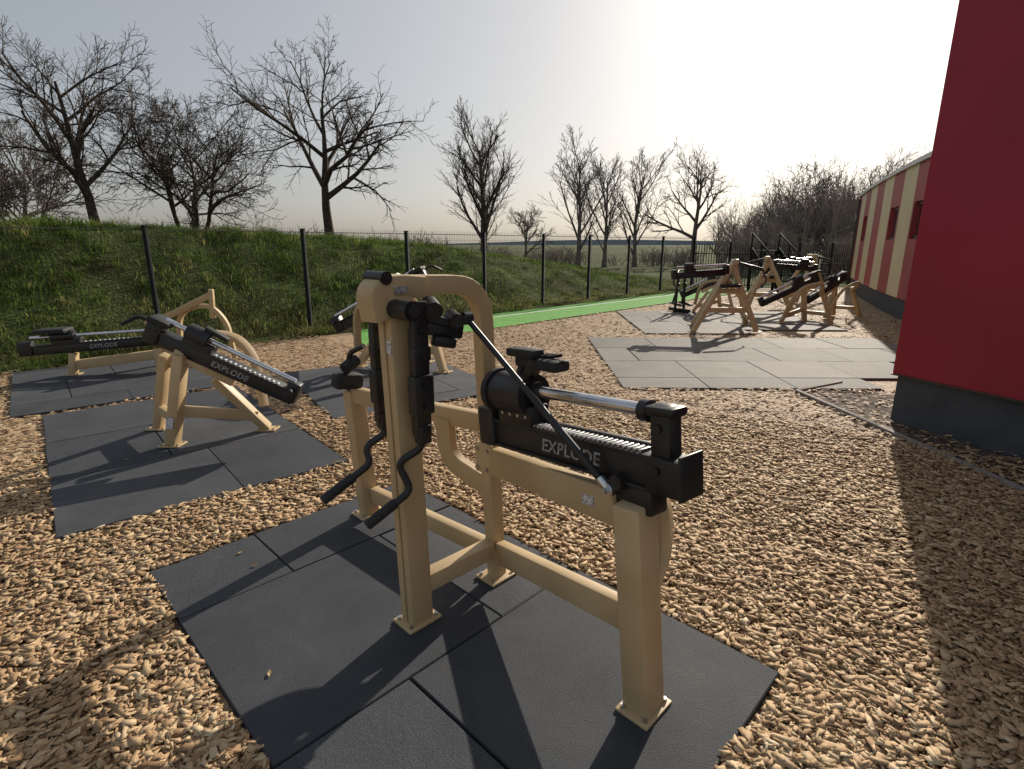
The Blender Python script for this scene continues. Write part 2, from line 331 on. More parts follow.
# ------------------------------------------------------------- trees
class TreeB:
    def __init__(s): s.V=[];s.F=[];s.n=0
    def tube(s,P,R,k):
        P=np.array(P); R=np.array(R); m=len(P)
        T=np.empty_like(P); T[1:-1]=P[2:]-P[:-2]; T[0]=P[1]-P[0]; T[-1]=P[-1]-P[-2]
        T/=np.sqrt((T*T).sum(1))[:,None]+1e-9
        A=np.stack([T[:,1]*.38-T[:,2]*.87,T[:,2]*.31-T[:,0]*.38,T[:,0]*.87-T[:,1]*.31],1); A/=np.sqrt((A*A).sum(1))[:,None]+1e-9
        B=np.stack([T[:,1]*A[:,2]-T[:,2]*A[:,1],T[:,2]*A[:,0]-T[:,0]*A[:,2],T[:,0]*A[:,1]-T[:,1]*A[:,0]],1)
        an=np.arange(k)*2*math.pi/k
        ring=P[:,None]+(A[:,None]*np.cos(an)[None,:,None]+B[:,None]*np.sin(an)[None,:,None])*R[:,None,None]
        s.V.append(ring.reshape(-1,3)); i=np.arange(m-1)[:,None]*k; j=np.arange(k)[None]; j2=(j+1)%k
        s.F.append((np.stack([i+j,i+j2,i+k+j2,i+k+j],-1).reshape(-1,4))+s.n); s.n+=m*k
    def grow(s,p,d,L,r,lv,cfg,rd):
        last=lv>=len(cfg['n']); ns=6 if lv==0 else (4 if lv<3 else (3 if not last else 2)); pts=[p];rad=[r]; dirs=[d]; wob=cfg['wob'][min(lv,len(cfg['wob'])-1)]; tip=cfg['tip'] 
        end=r*(.22 if lv==0 else .3)
        px,py,pz=p; dx,dy,dz=d
        for i in range(ns):
            dx+=rd.gauss(0,wob);dy+=rd.gauss(0,wob);dz+=rd.gauss(0,wob)+cfg['up']; l=math.sqrt(dx*dx+dy*dy+dz*dz); dx/=l;dy/=l;dz/=l
            px+=dx*L/ns;py+=dy*L/ns;pz+=dz*L/ns
            pts.append((px,py,pz)); dirs.append((dx,dy,dz)); rad.append(max(tip*.8,r+(end-r)*(i+1)/ns))
        if lv==0: rad[0]*=1.35
        s.tube(pts,rad,8 if lv==0 else (5 if lv<=1 else 3))
        if last: return
        nch=cfg['n'][lv]; st=cfg['start'][lv]
        ph=rd.random()*6.28
        for c in range(nch):
            f=st+(1-st)*((c+rd.random()*.9)/nch); f=min(f,.999); q=f*ns; i=int(q); fr=q-i
            bp=Vector(pts[i]).lerp(Vector(pts[i+1]),fr); br=rad[i]*(1-fr)+rad[i+1]*fr; bd=Vector(dirs[min(i+1,ns)])
            ph+=2.4+rd.gauss(0,.4); ang=cfg['ang'][lv]*rd.uniform(.7,1.3)
            a=bd.cross(Vector((.3,.1,.95)) if abs(bd.z)<.9 else Vector((1,.2,0))).normalized(); b_=bd.cross(a)
            nd=bd*math.cos(ang)+(a*math.cos(ph)+b_*math.sin(ph))*math.sin(ang)
            ll=cfg['len'][lv]*L*rd.uniform(.6,1.2)*(1.15-.5*f if lv==0 else 1.15-.45*f)
            s.grow(tuple(bp),tuple(nd),ll,max(tip,min(br*.85,rad[0]*cfg['rr']*rd.uniform(.7,1.15))),lv+1,cfg,rd)
    def arrays(s): return np.concatenate(s.V),np.concatenate(s.F)
def mk_tree(name,px,py,h,r,cfg,seed,mat='bark',stems=1,lean=(0,0),trunk=.5,spread=.0,wide=1.0):
    rd=random.Random(seed); t=TreeB(); z=float(H(px,py))-.1
    for k in range(stems):
        a=k*6.28/stems+rd.random(); sp=spread*(rd.uniform(.6,1.2))
        d=np.array([lean[0]+math.cos(a)*sp,lean[1]+math.sin(a)*sp,1.]); d/=np.linalg.norm(d)
        t.grow((math.cos(a)*.1*(stems>1),math.sin(a)*.1*(stems>1),0.),tuple(d),h*trunk*(rd.uniform(.8,1.1) if stems>1 else 1),r/(stems**.5),0,cfg,rd)
    V,F=t.arrays()
    V=V*(h/np.percentile(V[:,2],99.9))*np.array([wide,wide,1])
    o=np_mesh(name,V,F,M[mat],smooth=True); o.location=(px,py,z); return o
broad=dict(n=[10,7,6,5],len=[.62,.62,.58,.55],ang=[.75,.65,.6,.6],start=[.3,.2,.15,.1],wob=[.05,.10,.12,.12],up=.035,rr=.47,tip=.0068)
vase=dict(n=[16,8,6,4],len=[.52,.55,.55,.5],ang=[.5,.45,.45,.45],start=[.12,.15,.15,.1],wob=[.03,.06,.08,.1],up=.07,rr=.38,tip=.0085)
gnarl=dict(n=[9,7,6,5],len=[.80,.60,.55,.5],ang=[.95,.7,.7,.7],start=[.35,.2,.15,.1],wob=[.07,.13,.15,.16],up=.03,rr=.5,tip=.0068)
farb=dict(broad,n=[9,7,5,3],tip=.011); farv=dict(vase,n=[13,7,5,3],tip=.011)
mk_tree('bare_tree',-14.3,19.6,7.5,.16,broad,11,lean=(-.12,0),trunk=.62)
mk_tree('bare_tree',-12.7,22.4,6.0,.16,gnarl,5,stems=4,spread=.42,trunk=.5)
mk_tree('bare_tree',-6.65,20.6,7.2,.19,gnarl,29,lean=(-.02,0),trunk=.66)
mk_tree('bare_tree',-1.4,28.8,8.3,.2,vase,31,trunk=.75,wide=1.1)
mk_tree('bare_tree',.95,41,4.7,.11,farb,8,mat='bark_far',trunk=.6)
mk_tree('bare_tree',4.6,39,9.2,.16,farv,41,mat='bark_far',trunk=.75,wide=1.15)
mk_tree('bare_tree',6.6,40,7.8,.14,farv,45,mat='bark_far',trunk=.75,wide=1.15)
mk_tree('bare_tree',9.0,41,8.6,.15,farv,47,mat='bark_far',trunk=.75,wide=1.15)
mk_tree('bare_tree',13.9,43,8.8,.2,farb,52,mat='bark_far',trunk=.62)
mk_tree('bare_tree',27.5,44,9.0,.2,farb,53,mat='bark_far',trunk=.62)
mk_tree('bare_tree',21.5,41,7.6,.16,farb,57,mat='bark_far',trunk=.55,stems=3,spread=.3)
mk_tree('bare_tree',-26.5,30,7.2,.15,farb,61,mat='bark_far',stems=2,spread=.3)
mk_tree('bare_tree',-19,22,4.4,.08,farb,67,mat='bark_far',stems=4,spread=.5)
# thickets
def bush_proto(seed,n,tip=.009,stems=8):
    rd=random.Random(seed); t=TreeB(); cfg=dict(n=n,len=[.6,.58,.55],ang=[.6,.65,.65],start=[.15,.12,.1],wob=[.10,.13,.14],up=.03,rr=.42,tip=tip)
    for k in range(stems):
        a=rd.random()*6.28; sp=rd.uniform(.05,.5); d=np.array([math.cos(a)*sp,math.sin(a)*sp,1.]); d/=np.linalg.norm(d)
        t.grow((math.cos(a)*.25,math.sin(a)*.25,0.),tuple(d),rd.uniform(.5,.8),.02,0,cfg,rd)
    V,F=t.arrays(); return V,F
def norm_h(V): return V/np.percentile(V[:,2],99.5)
big=[bush_proto(s,[8,6,4],.0016) for s in(1,2,3)]; small=[bush_proto(s,[6,4],.005,6) for s in(4,5,6)]
def thicket(name,items,protos,mat='twig'):
    Vs=[];Fs=[];n=0
    for (x,y,h,w) in items:
        V,F=random.choice(protos); V=norm_h(V); a=random.random()*6.28; c,s=math.cos(a),math.sin(a)
        R=np.array([[c,s,0],[-s,c,0],[0,0,1]]); vv=(V@R)*np.array([w,w,h])+np.array([x,y,float(H(x,y))-.1])
        Vs.append(vv);Fs.append(F+n);n+=len(V)
    return np_mesh(name,np.concatenate(Vs),np.concatenate(Fs),M[mat])
it=[]
for i in range(32):
    f=i/31; x=14.5+f*18+random.uniform(-1,1); y=34+random.uniform(-2,7)
    hh=float(np.interp(f,[0,.15,.35,.55,.8,1],[3.2,4.4,6.2,6.4,5.2,5.2]))+random.uniform(-1.1,.6); it.append((x,y,hh,hh*random.uniform(.55,.8)))
thicket('shrub_thicket',it,big)
it=[(12.0+i*1.3+random.uniform(-.4,.4),28+random.uniform(-1,2),random.uniform(1.8,2.7),2.2) for i in range(14)]
thicket('hedge',it,big)
it=[]
for i in range(60):
    x=-30+i*.5+random.uniform(-.5,.5); y=x*.12+27+random.uniform(-2,2); it.append((x,y,random.uniform(.7,1.7),random.uniform(1.1,1.6)))
thicket('shrub_row',it,small)
it=[(x,y,random.uniform(1,1.9),1.7) for x,y in [(-1.5+random.uniform(0,16),44+random.uniform(-2,3)) for _ in range(30)]]
thicket('shrub_row',it,small)
# distant ridge
R=1900; ang=np.linspace(-1.35,1.35,160); hh=8+7*np.abs(np.sin(ang*3.1+.4))+4*np.sin(ang*11)
V=np.concatenate([np.stack([R*np.sin(ang),R*np.cos(ang),0*ang-5],1),np.stack([R*np.sin(ang),R*np.cos(ang),hh],1)]); i=np.arange(159)
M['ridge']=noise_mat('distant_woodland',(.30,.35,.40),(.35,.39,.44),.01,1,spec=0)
np_mesh('distant_hills',V,np.stack([i,i+1,i+161,i+160],1),M['ridge'])

# ------------------------------------------------------------- fences
def fence(name,pts,h,bars=False,thick=.055):
    V=[];F=[]
    def box(p0,p1,w):
        p0=Vector(p0);p1=Vector(p1);x,y,z=frame(p0,p1); b=len(V)
        for p in(p0,p1):
            for sx,sy in((-1,-1),(1,-1),(1,1),(-1,1)): V.append(tuple(p+x*sx*w/2+y*sy*w/2))
        for i in range(4): F.append((b+i,b+(i+1)%4,b+4+(i+1)%4,b+4+i))
        F.append((b,b+1,b+2,b+3));F.append((b+4,b+5,b+6,b+7))
    P=[Vector((x,y,max(-.05,float(H(x,y))))) for x,y in pts]
    for i,p in enumerate(P):
        t=random.uniform(-.012,.012); box(p-Vector((0,0,.1)),p+Vector((t,t,h)),thick); box(p+Vector((t,t,h)),p+Vector((t,t,h+.012)),thick*1.2)
    for a,b_ in zip(P,P[1:]):
        off=(b_-a).normalized().cross(Vector((0,0,1)))*-.035
        z=.08
        while z<h-.03: box(a+off+Vector((0,0,z)),b_+off+Vector((0,0,z)),.004 if not bars else .03); z+=.2 if not bars else .4
        if not bars: box(a+off+Vector((0,0,h-.05)),b_+off+Vector((0,0,h-.05)),.014)
        n=int((b_-a).length/(.05 if not bars else .11))
        for k in range(1,n):
            q=a.lerp(b_,k/n)+off; box(q+Vector((0,0,.05)),q+Vector((0,0,h-(-.02 if not bars else .04))),.0032 if not bars else .022)
    return np_mesh(name,V,F,M['fence'])
fence('mesh_fence',[sd(s,0) for s in(-5.3,-2.9,-.4,2.15,4.65,6.95,9.2,11.35,13.4,15.5,17.6,19.9)],1.86,thick=.065)
e0=sd(19.9,0); fence('bar_fence',[(e0[0]+i*1.55,e0[1]+i*.42) for i in range(0,8)],1.7,bars=True,thick=.09)

# ------------------------------------------------------------- buildings
g=Grp('red_building')
fp=[(3.55,4.95),(3.72,4.50),(3.94,3.96),(4.22,3.2),(4.60,2.2),(5.5,-1),(14,-1),(14,9.2),(9.2,9.0)]
def ring(fp,off):
    c=Vector((9,4,0)); out=[]
    for x,y in fp:
        v=(Vector((x,y,0))-c); out.append(c+v*(1+off/v.length))
    return out
def wallring(name,poly,z0,z1,mat,g,cap=True):
    bm=bmesh.new(); A=[bm.verts.new((p[0],p[1],z0)) for p in poly];B=[bm.verts.new((p[0],p[1],z1)) for p in poly]; k=len(poly)
    for i in range(k): bm.faces.new((A[i],A[(i+1)%k],B[(i+1)%k],B[i]))
    if cap: bm.faces.new(B); bm.faces.new(A[::-1])
    return finish(name,bm,mat,g,0)
wallring('plinth',ring(fp,-.05),-.1,.44,'plinth',g)
wallring('facade',ring(fp,0),.441,5.4,'red',g)
wallring('roof_coping',ring(fp,.06),5.401,5.52,'coping',g)
wallring('drip_edge',ring(fp,.012),.425,.4405,'frame_dk',g)
g=Grp('striped_building')
def curve_pt(f):
    P0=Vector((6.9,7.6,0));P1=Vector((8.9,13.6,0));P2=Vector((13.2,21.8,0)); return P0*(1-f)**2+P1*2*f*(1-f)+P2*f*f
nst=13; hgt=3.3
for i in range(nst):
    a=curve_pt(i/nst);b_=curve_pt((i+1)/nst); n=(b_-a).normalized().cross(Vector((0,0,1)))
    m_='cream' if i%2 else 'red2'
    wz0=1.72; wz1=2.5
    win=(i%2==0 and i in(4,6,10))
    def seg(nm,z0,z1,mt,o0=0,f0=0,f1=1):
        p=a.lerp(b_,f0)+n*o0;q=a.lerp(b_,f1)+n*o0
        bm=bmesh.new(); pts=[p,q,q+n*.3,p+n*.3]; A=[bm.verts.new((v.x,v.y,z0)) for v in pts];B=[bm.verts.new((v.x,v.y,z1)) for v in pts]
        for k in range(4): bm.faces.new((A[k],A[(k+1)%4],B[(k+1)%4],B[k]))
        bm.faces.new(B);bm.faces.new(A[::-1]); finish(nm,bm,mt,g)
    seg('plinth',-.1,.42,'plinth',.04)
    if win:
        seg('facade_panel',.421,wz0,m_); seg('facade_panel',wz1,hgt,m_); seg('facade_panel',wz0+.001,wz1-.001,m_,0,0,.1); seg('facade_panel',wz0+.001,wz1-.001,m_,0,.9,1)
        seg('window_pane',wz0+.002,wz1-.002,'glass',.12,.1,.9); seg('window_mullion',wz0+.003,wz1-.003,'frame_dk',.08,.47,.53); seg('window_frame',wz0+.002,wz0+.07,'frame_dk',.07,.101,.899); seg('window_frame',wz1-.07,wz1-.002,'frame_dk',.07,.101,.899)
    else: seg('facade_panel',.421,hgt,m_)
    seg('roof_coping',hgt+.001,hgt+.1,'coping',-.06)
pts=[curve_pt(i/nst) for i in range(nst+1)]+[Vector((24,21.6,0)),Vector((24,10,0)),Vector((12,9.6,0))]
bm=bmesh.new(); bm.faces.new([bm.verts.new((p.x+.35,p.y,hgt-.1)) for p in pts]); finish('roof',bm,'plinth',g,smooth=False)
a=curve_pt(1); beam(g,'end_wall',(a.x,a.y-.05,1.6),(24,21.75,1.6),.2,3.3,'cream')
beam(g,'downpipe',(12.75,21.0,0),(12.75,21.0,3.2),.09,.09,'frame_dk')
sheet('gravel_strip',[(3.24,5.92),(3.9,6.3),(4.4,5.6),(4.8,3),(5.8,-1.2),(4.2,-1.2),(3.46,3.2)],ZB+.004,'gravel')
g=Grp('edging_kerb')
kp=[(3.95,6.35),(3.22,5.95),(3.33,4.7),(3.45,3.3),(3.95,0),(4.2,-1.2)]
for a,b_ in zip(kp,kp[1:]): beam(g,'kerb_stone',(a[0],a[1],-.02),(b_[0],b_[1],-.02),.05,.07,'concrete',.006)

# ------------------------------------------------------------- main machine
g=Grp('chest_press_machine')
u_=Vector((.7,.714,0)); 
FP=Vector((-.415,2.07,0)); FPt=Vector((-.445,2.07,1.44)); MP=Vector((-.075,2.40,0)); MPt=Vector((-.13,2.40,1.28))
RL=Vector((.47,1.60,0)); RLt=Vector((.40,1.62,.79)); FL=Vector((-.877,3.05,0)); FLt=Vector((-.91,3.02,.80))
wN=Vector((.714,-.70,0))
for p in(FP,MP,RL,FL): foot(g,p)
for s_ in(-.025,.025):
    beam(g,'front_post_plate',FP+wN*s_+Vector((0,0,.01)),FPt+wN*s_,.040,.11,up=tuple(u_),bev=.009)
sweep(g,'hoop',[MP+Vector((0,0,.01)),MP+Vector((-.03,0,.7)),Vector((-.135,2.40,1.435)),Vector((-.38,2.15,1.448)),Vector((-.46,2.07,1.448))],.062,.078,nrm=tuple(wN),rad=.20)
sweep(g,'head_block',[(-.50,2.03,1.33),(-.515,2.02,1.44),(-.45,2.08,1.452),(-.37,2.16,1.44)],.115,.085,nrm=tuple(wN),rad=.05)
cyl(g,'head_axle',Vector((-.455,2.04,1.37))-wN*.15,Vector((-.455,2.04,1.37))+wN*.15,.036,'black',28,bev=.006)
cyl(g,'axle_cap',Vector((-.455,2.04,1.37))+wN*.15,Vector((-.455,2.04,1.37))+wN*.156,.024,'rubber',20)
cyl(g,'head_cap',Vector((-.49,2.03,1.483))-wN*.07,Vector((-.49,2.03,1.483))+wN*.06,.024,'black',20,bev=.004)
q=Vector((-.44,2.07,1.20))+wN*.025-u_*.056; beam(g,'rating_label',q,q+Vector((0,0,.05)),.03,.002,'sticker',0,up=tuple(u_))
q=Vector((-.45,2.05,1.44))+wN*.059; beam(g,'brand_plate',q-u_*.025,q+u_*.03,.002,.026,'white',0)
beam(g,'base_cross_beam',FP+Vector((.02,.02,.17)),MP+Vector((-.03,-.03,.17)),.07,.085)
beam(g,'lower_rail',MP+Vector((.02,-.04,.155)),RL+Vector((-.055,.06,.33)),.055,.11)
beam(g,'lower_rail',MP+Vector((-.05,.02,.145)),FL+Vector((.04,-.02,.14)),.055,.09)
beam(g,'upper_rail',Vector((-.08,2.36,.63)),Vector((.36,1.67,.745)),.055,.13)
beam(g,'upper_rail',Vector((-.14,2.42,.80)),Vector((-.90,3.0,.77)),.055,.09)
sweep(g,'curved_bracket',[(.30,1.76,.80),(.50,1.70,.80),(.505,1.66,.58),(.46,1.64,.45)],.045,.08,nrm=(.5,.86,0),rad=.1)
sweep(g,'curved_gusset',[(-.33,2.55,.78),(-.32,2.55,.56),(-.13,2.44,.48),(-.10,2.40,.45)],.05,.10,nrm=(.65,.76,0),rad=.14)
beam(g,'clamp_collar',(-.105,2.40,.56),(-.105,2.40,.71),.11,.09,bev=.01,up=tuple(u_))
for dz in(.59,.68):
    for s_ in(-.033,.033): cyl(g,'bolt',Vector((-.105,2.40,dz))+wN*s_-u_*.045,Vector((-.105,2.40,dz))+wN*s_-u_*.057,.009,'zinc',6)
beam(g,'front_leg',RL+Vector((0,0,.01)),RLt,.10,.12,up=tuple(u_))
beam(g,'rear_leg',FL+Vector((0,0,.01)),FLt,.08,.10,up=tuple(u_))
beam(g,'hip_pad',(-.99,2.92,.87),(-.86,3.02,.85),.10,.09,'rubber',.025)
cyl(g,'pad_knob',(-.93,2.93,.93),(-.87,3.0,.98),.035,'rubber',18,bev=.008)
beam(g,'pad_bracket',(-.915,3.02,.78),(-.92,3.0,.90),.05,.05,'black')
sweep(g,'pad_lever',[(-.92,2.98,.90),(-.90,2.96,1.02),(-.80,2.90,1.07)],.028,.028,mat='black',rnd=True,rad=.04)
a=Vector((.36,1.67,.745))-Vector((-.08,2.36,.63)); a.normalize(); nn=a.cross(Vector((0,0,1))).normalized(); 
if nn.y>0: nn=-nn
q=Vector((-.08,2.36,.63))+a*.70+nn*.0295; beam(g,'rail_sticker',q-a*.03,q+a*.03,.002,.035,'sticker',0)
# resistance unit
B0=Vector((-.10,2.33,.805)); B1=Vector((.51,1.525,.92)); ax_=(B1-B0).normalized(); sd_=ax_.cross(Vector((0,0,1))).normalized()
if sd_.y>0: sd_=-sd_
upv=sd_.cross(ax_); 
if upv.z<0: upv=-upv
LL=(B1-B0).length
def bp(f,u0=0,s0=0): return B0+ax_*(LL*f)+upv*u0+sd_*s0
beam(g,'guide_beam',bp(.02),bp(.99),.07,.10,'black',.008)
beam(g,'guide_flange',bp(.05,.055),bp(.97,.055),.095,.012,'black',.003)
beam(g,'guide_flange',bp(.05,-.052),bp(.97,-.052),.095,.012,'black',.003)
beam(g,'end_housing',bp(-.01,.02,.0),bp(.10,.02),.11,.17,'black',.014)
beam(g,'end_block',bp(.90,.0),bp(1.03,.0),.10,.12,'black',.012)
beam(g,'end_plate',bp(1.031,.01),bp(1.04,.01),.115,.14,'black',.004)
beam(g,'end_upright',bp(.91,.11),bp(.99,.11),.07,.22,'black',.02)
beam(g,'end_upright_cap',bp(.895,.20),bp(1.005,.20),.08,.032,'black',.012)
for s_ in(.02,.15): cyl(g,'bolt',bp(.95,s_,.034 if s_>.1 else .05),bp(.95,s_,.044 if s_>.1 else .059),.013,'black',6)
for k in range(30):
    f=.22+k*.0225; beam(g,'ratchet_tooth',bp(f,.066,.015),bp(f+.0125,.066,.015),.05,.012,'zinc',.002)
beam(g,'ratchet_rail',bp(.12,.066,-.035),bp(.88,.066,-.035),.02,.02,'black',.003)
cyl(g,'guide_rod',bp(.12,.20),bp(.98,.19),.0225,'steel',28)
cyl(g,'weight_drum',bp(.12,.18),bp(.33,.18),.085,'black',40,bev=.012)
cyl(g,'weight_collar',bp(.33,.19),bp(.37,.19),.045,'black',28,bev=.005)
cyl(g,'weight_drum_flange',bp(.09,.18),bp(.12,.18),.095,'rubber',40,bev=.006)
beam(g,'carriage',bp(.14,.10),bp(.36,.10),.10,.09,'black',.012)
for k in range(4): cyl(g,'rivet',bp(.18+k*.05,.10,.05),bp(.18+k*.05,.10,.054),.007,'zinc',10)
cyl(g,'rod_collar',bp(.86,.19),bp(.90,.19),.036,'black',24,bev=.004)
sweep(g,'adjuster_handle',[bp(.24,.25,.0),bp(.26,.325,-.02),bp(.48,.305,-.02)],.035,.04,mat='black',rad=.05,rnd=True)
beam(g,'adjuster_pad',bp(.24,.315,-.02),bp(.48,.300,-.02),.085,.045,'rubber',.014)
beam(g,'adjuster_pad',bp(.20,.352,.0),bp(.37,.345,.0),.065,.035,'rubber',.01)
beam(g,'adjuster_arm',bp(.30,.25,.0),bp(.36,.32,.0),.05,.05,'black',.01)
for k in range(6): beam(g,'grip_rib',bp(.25+k*.035,.336,-.03),bp(.258+k*.035,.336,-.03),.075,.014,'black',.003)
lettering(g,'EXPLODE',bp(.55,-.002,.0365),ax_ if ax_.x>0 else -ax_,sd_,.068)
cyl(g,'beam_pivot',bp(.80,-.05,-.06),bp(.80,-.05,.07),.028,'black',24,bev=.004)
beam(g,'saddle',bp(.76,-.10),bp(.92,-.10),.085,.09,'black',.01)
r0=Vector((-.175,2.10,1.325)); r1=Vector((.322,1.665,.813))
cyl(g,'linkage_rod',r0,r1,.011,'black',16)
cyl(g,'linkage_sleeve',r0.lerp(r1,.50),r0.lerp(r1,.94),.0135,'black',16)
cyl(g,'rod_end',r0.lerp(r1,.94),r0.lerp(r1,1.02),.017,'steel',16,bev=.003)
cyl(g,'rod_end_bolt',r1-sd_*.10,r1+sd_*.03,.011,'zinc',10)
cyl(g,'rod_end_joint',r1-sd_*.015,r1+sd_*.015,.024,'steel',20,bev=.004)
cyl(g,'rod_end_joint',r0-sd_*.02,r0+sd_*.02,.026,'black',20,bev=.004)
sweep(g,'crank_plate',[(-.37,2.02,1.37),(-.30,2.05,1.33),(-.235,2.09,1.31),(-.175,2.10,1.325)],.03,.06,mat='black',rad=.03)
cyl(g,'crank_hub',(-.32,2.10,1.38),(-.285,2.01,1.36),.034,'black',24,bev=.005)
cyl(g,'crank_hub',(-.24,2.13,1.33),(-.205,2.04,1.32),.028,'black',24,bev=.005)
beam(g,'crank_block',(-.33,2.05,1.30),(-.20,2.13,1.27),.05,.06,'black',.01)
beam(g,'crank_block',(-.30,2.03,1.25),(-.22,2.08,1.23),.04,.04,'black',.01)
def arm(pts):
    P=[Vector(p) for p in pts]
    beam(g,'arm_plate',P[0]+Vector((0,0,.03)),P[1],.032,.068,'black',.006,up=tuple(u_))
    beam(g,'arm_plate_inner',P[0].lerp(P[1],.15)-wN*.03,P[1]-wN*.03,.014,.05,'black',.004,up=tuple(u_))
    beam(g,'arm_clamp',P[0].lerp(P[1],.50),P[0].lerp(P[1],.82),.055,.09,'black',.01,up=tuple(u_))
    beam(g,'arm_lug',P[0].lerp(P[1],.28),P[0].lerp(P[1],.40),.045,.08,'black',.01,up=tuple(u_))
    beam(g,'arm_stop',P[0].lerp(P[1],.90),P[1]+Vector((0,0,-.03)),.05,.055,'black',.01,up=tuple(u_))
    sweep(g,'handle_bar',P[1:],.030,.030,mat='black',rad=.035,rnd=True)
    cyl(g,'hand_grip',P[-2].lerp(P[-1],.35),P[-1],.0205,'rubber',18,bev=.004)
    for f in(.15,.34,.57,.75): 
        q=P[0].lerp(P[1],f); cyl(g,'pivot_bolt',q-wN*.034,q+wN*.038,.013,'black',10)
arm([(-.345,2.0,1.37),(-.345,2.0,.88),(-.355,2.0,.83),(-.445,1.98,.775),(-.395,1.97,.665),(-.555,1.88,.56)])
arm([(-.525,2.12,1.35),(-.52,2.12,.90),(-.52,2.12,.85),(-.60,2.09,.80),(-.575,2.08,.735),(-.755,1.99,.61)])

# ------------------------------------------------------------- other machines
def rail_unit(g,A,B,hgt=.11,side=-1,letters=True,fl=0.2):
    A=Vector(A);B=Vector(B);a=(B-A).normalized(); s=a.cross(Vector((0,0,1))).normalized()
    if s.y*side<0: s=-s
    up=s.cross(a); 
    if up.z<0: up=-up
    L=(B-A).length; P=lambda f,u0=0,s0=0:A+a*(L*f)+up*u0+s*s0
    beam(g,'guide_beam',P(0),P(1),.09,hgt,'black',.008); beam(g,'guide_flange',P(.03,hgt*.55),P(.97,hgt*.55),.12,.014,'black',.003)
    beam(g,'end_block',P(-.04,.03),P(.06,.03),.12,.18,'black',.015); beam(g,'end_block',P(.93,.05),P(1.02,.05),.11,.18,'black',.015)
    cyl(g,'guide_rod',P(.05,.16,.0),P(.97,.14,.0),.021,'steel',16)
    cyl(g,'weight_drum',P(fl,.15),P(fl+.16,.15),.075,'black',24,bev=.01); beam(g,'carriage',P(fl,.09),P(fl+.2,.09),.12,.07,'black',.01)
    for k in range(14): beam(g,'ratchet_tooth',P(.42+k*.034,.072,.03),P(.435+k*.034,.072,.03),.04,.01,'zinc',.001)
    if letters: lettering(g,'EXPLODE',P(.55,0,.047),a if a.x>0 else -a,s,.068)
    return P
def incline(name,loc,yaw,sc_=1,hoop=True,letters=True):
    g=Grp(name,loc,yaw,sc_)
    for p in((-.19,-.18,0),(-.57,.24,0),(.42,.22,0)): foot(g,p,yaw=0)
    beam(g,'leg',(-.19,-.18,.01),(-.06,-.10,.74),.085,.11,up=(0,1,0)); beam(g,'leg',(-.57,.24,.01),(-.33,.12,.70),.07,.09,up=(0,1,0))
    beam(g,'diagonal_leg',(.42,.22,.01),(.12,.02,.52),.07,.09,up=(0,1,0))
    beam(g,'base_beam',(-.15,-.12,.28),(.36,.18,.14),.06,.09); beam(g,'base_beam',(-.50,.20,.2),(-.16,-.12,.2),.06,.08)
    beam(g,'saddle',(-.12,-.08,.76),(.30,-.02,.50),.07,.08)
    P=rail_unit(g,(-.28,-.07,.90),(.78,-.02,.36),letters=letters)
    sweep(g,'handle',[P(.02,.12,.06),P(-.08,.14,.10),P(-.12,.05,.2)],.03,.03,mat='black',rad=.05,rnd=True)
    beam(g,'pad',P(-.04,.14),P(.10,.14),.17,.05,'rubber',.02); beam(g,'carriage_handle',P(.3,.24),P(.46,.22),.06,.035,'rubber',.01)
    cyl(g,'hand_grip',P(.98,.08,-.13),P(.98,.08,.13),.018,'rubber',16)
    if hoop: sweep(g,'hoop',[(-.33,.14,.60),(-.25,.42,.84),(.10,.50,.80),(.28,.42,.62),(.38,.28,.20)],.055,.07,rad=.14)
    beam(g,'rating_label',(-.165,-.232,.16),(-.15,-.222,.25),.06,.003,'sticker',0,up=(0,1,0))
    return g
incline('incline_press_machine',(-2.6,4.4,0),0)
incline('incline_press_machine',(-1.5,7.35,0),math.radians(165),1.25)
g=Grp('rowing_machine',(-5.05,6.95,0),math.radians(12))
for p in((-.55,-.1,0),(.45,-.1,0),(.5,.5,0)): foot(g,p,0)
beam(g,'base_beam',(-.55,-.1,.12),(.75,.0,.24),.08,.12); beam(g,'leg',(-.55,-.1,.01),(-.5,-.1,.28),.08,.1,up=(0,1,0)); beam(g,'leg',(.45,-.1,.01),(.45,-.1,.30),.08,.1,up=(0,1,0))
rail_unit(g,(-1.0,-.12,.32),(.55,-.05,.40))
beam(g,'seat_pad',(-.85,-.1,.56),(-.5,-.1,.57),.25,.06,'rubber',.02)
sweep(g,'hoop',[(.5,.5,.01),(.55,.5,.70),(.95,.5,.80),(1.15,.5,.55),(1.2,.5,.02)],.06,.09,rad=.2)
beam(g,'strut',(.25,.3,.55),(.98,.5,.92),.06,.08); beam(g,'upright',(.98,.5,.6),(1.0,.5,1.0),.06,.08,up=(0,1,0)); beam(g,'strut',(.2,.3,.60),(.5,.5,.30),.06,.07)
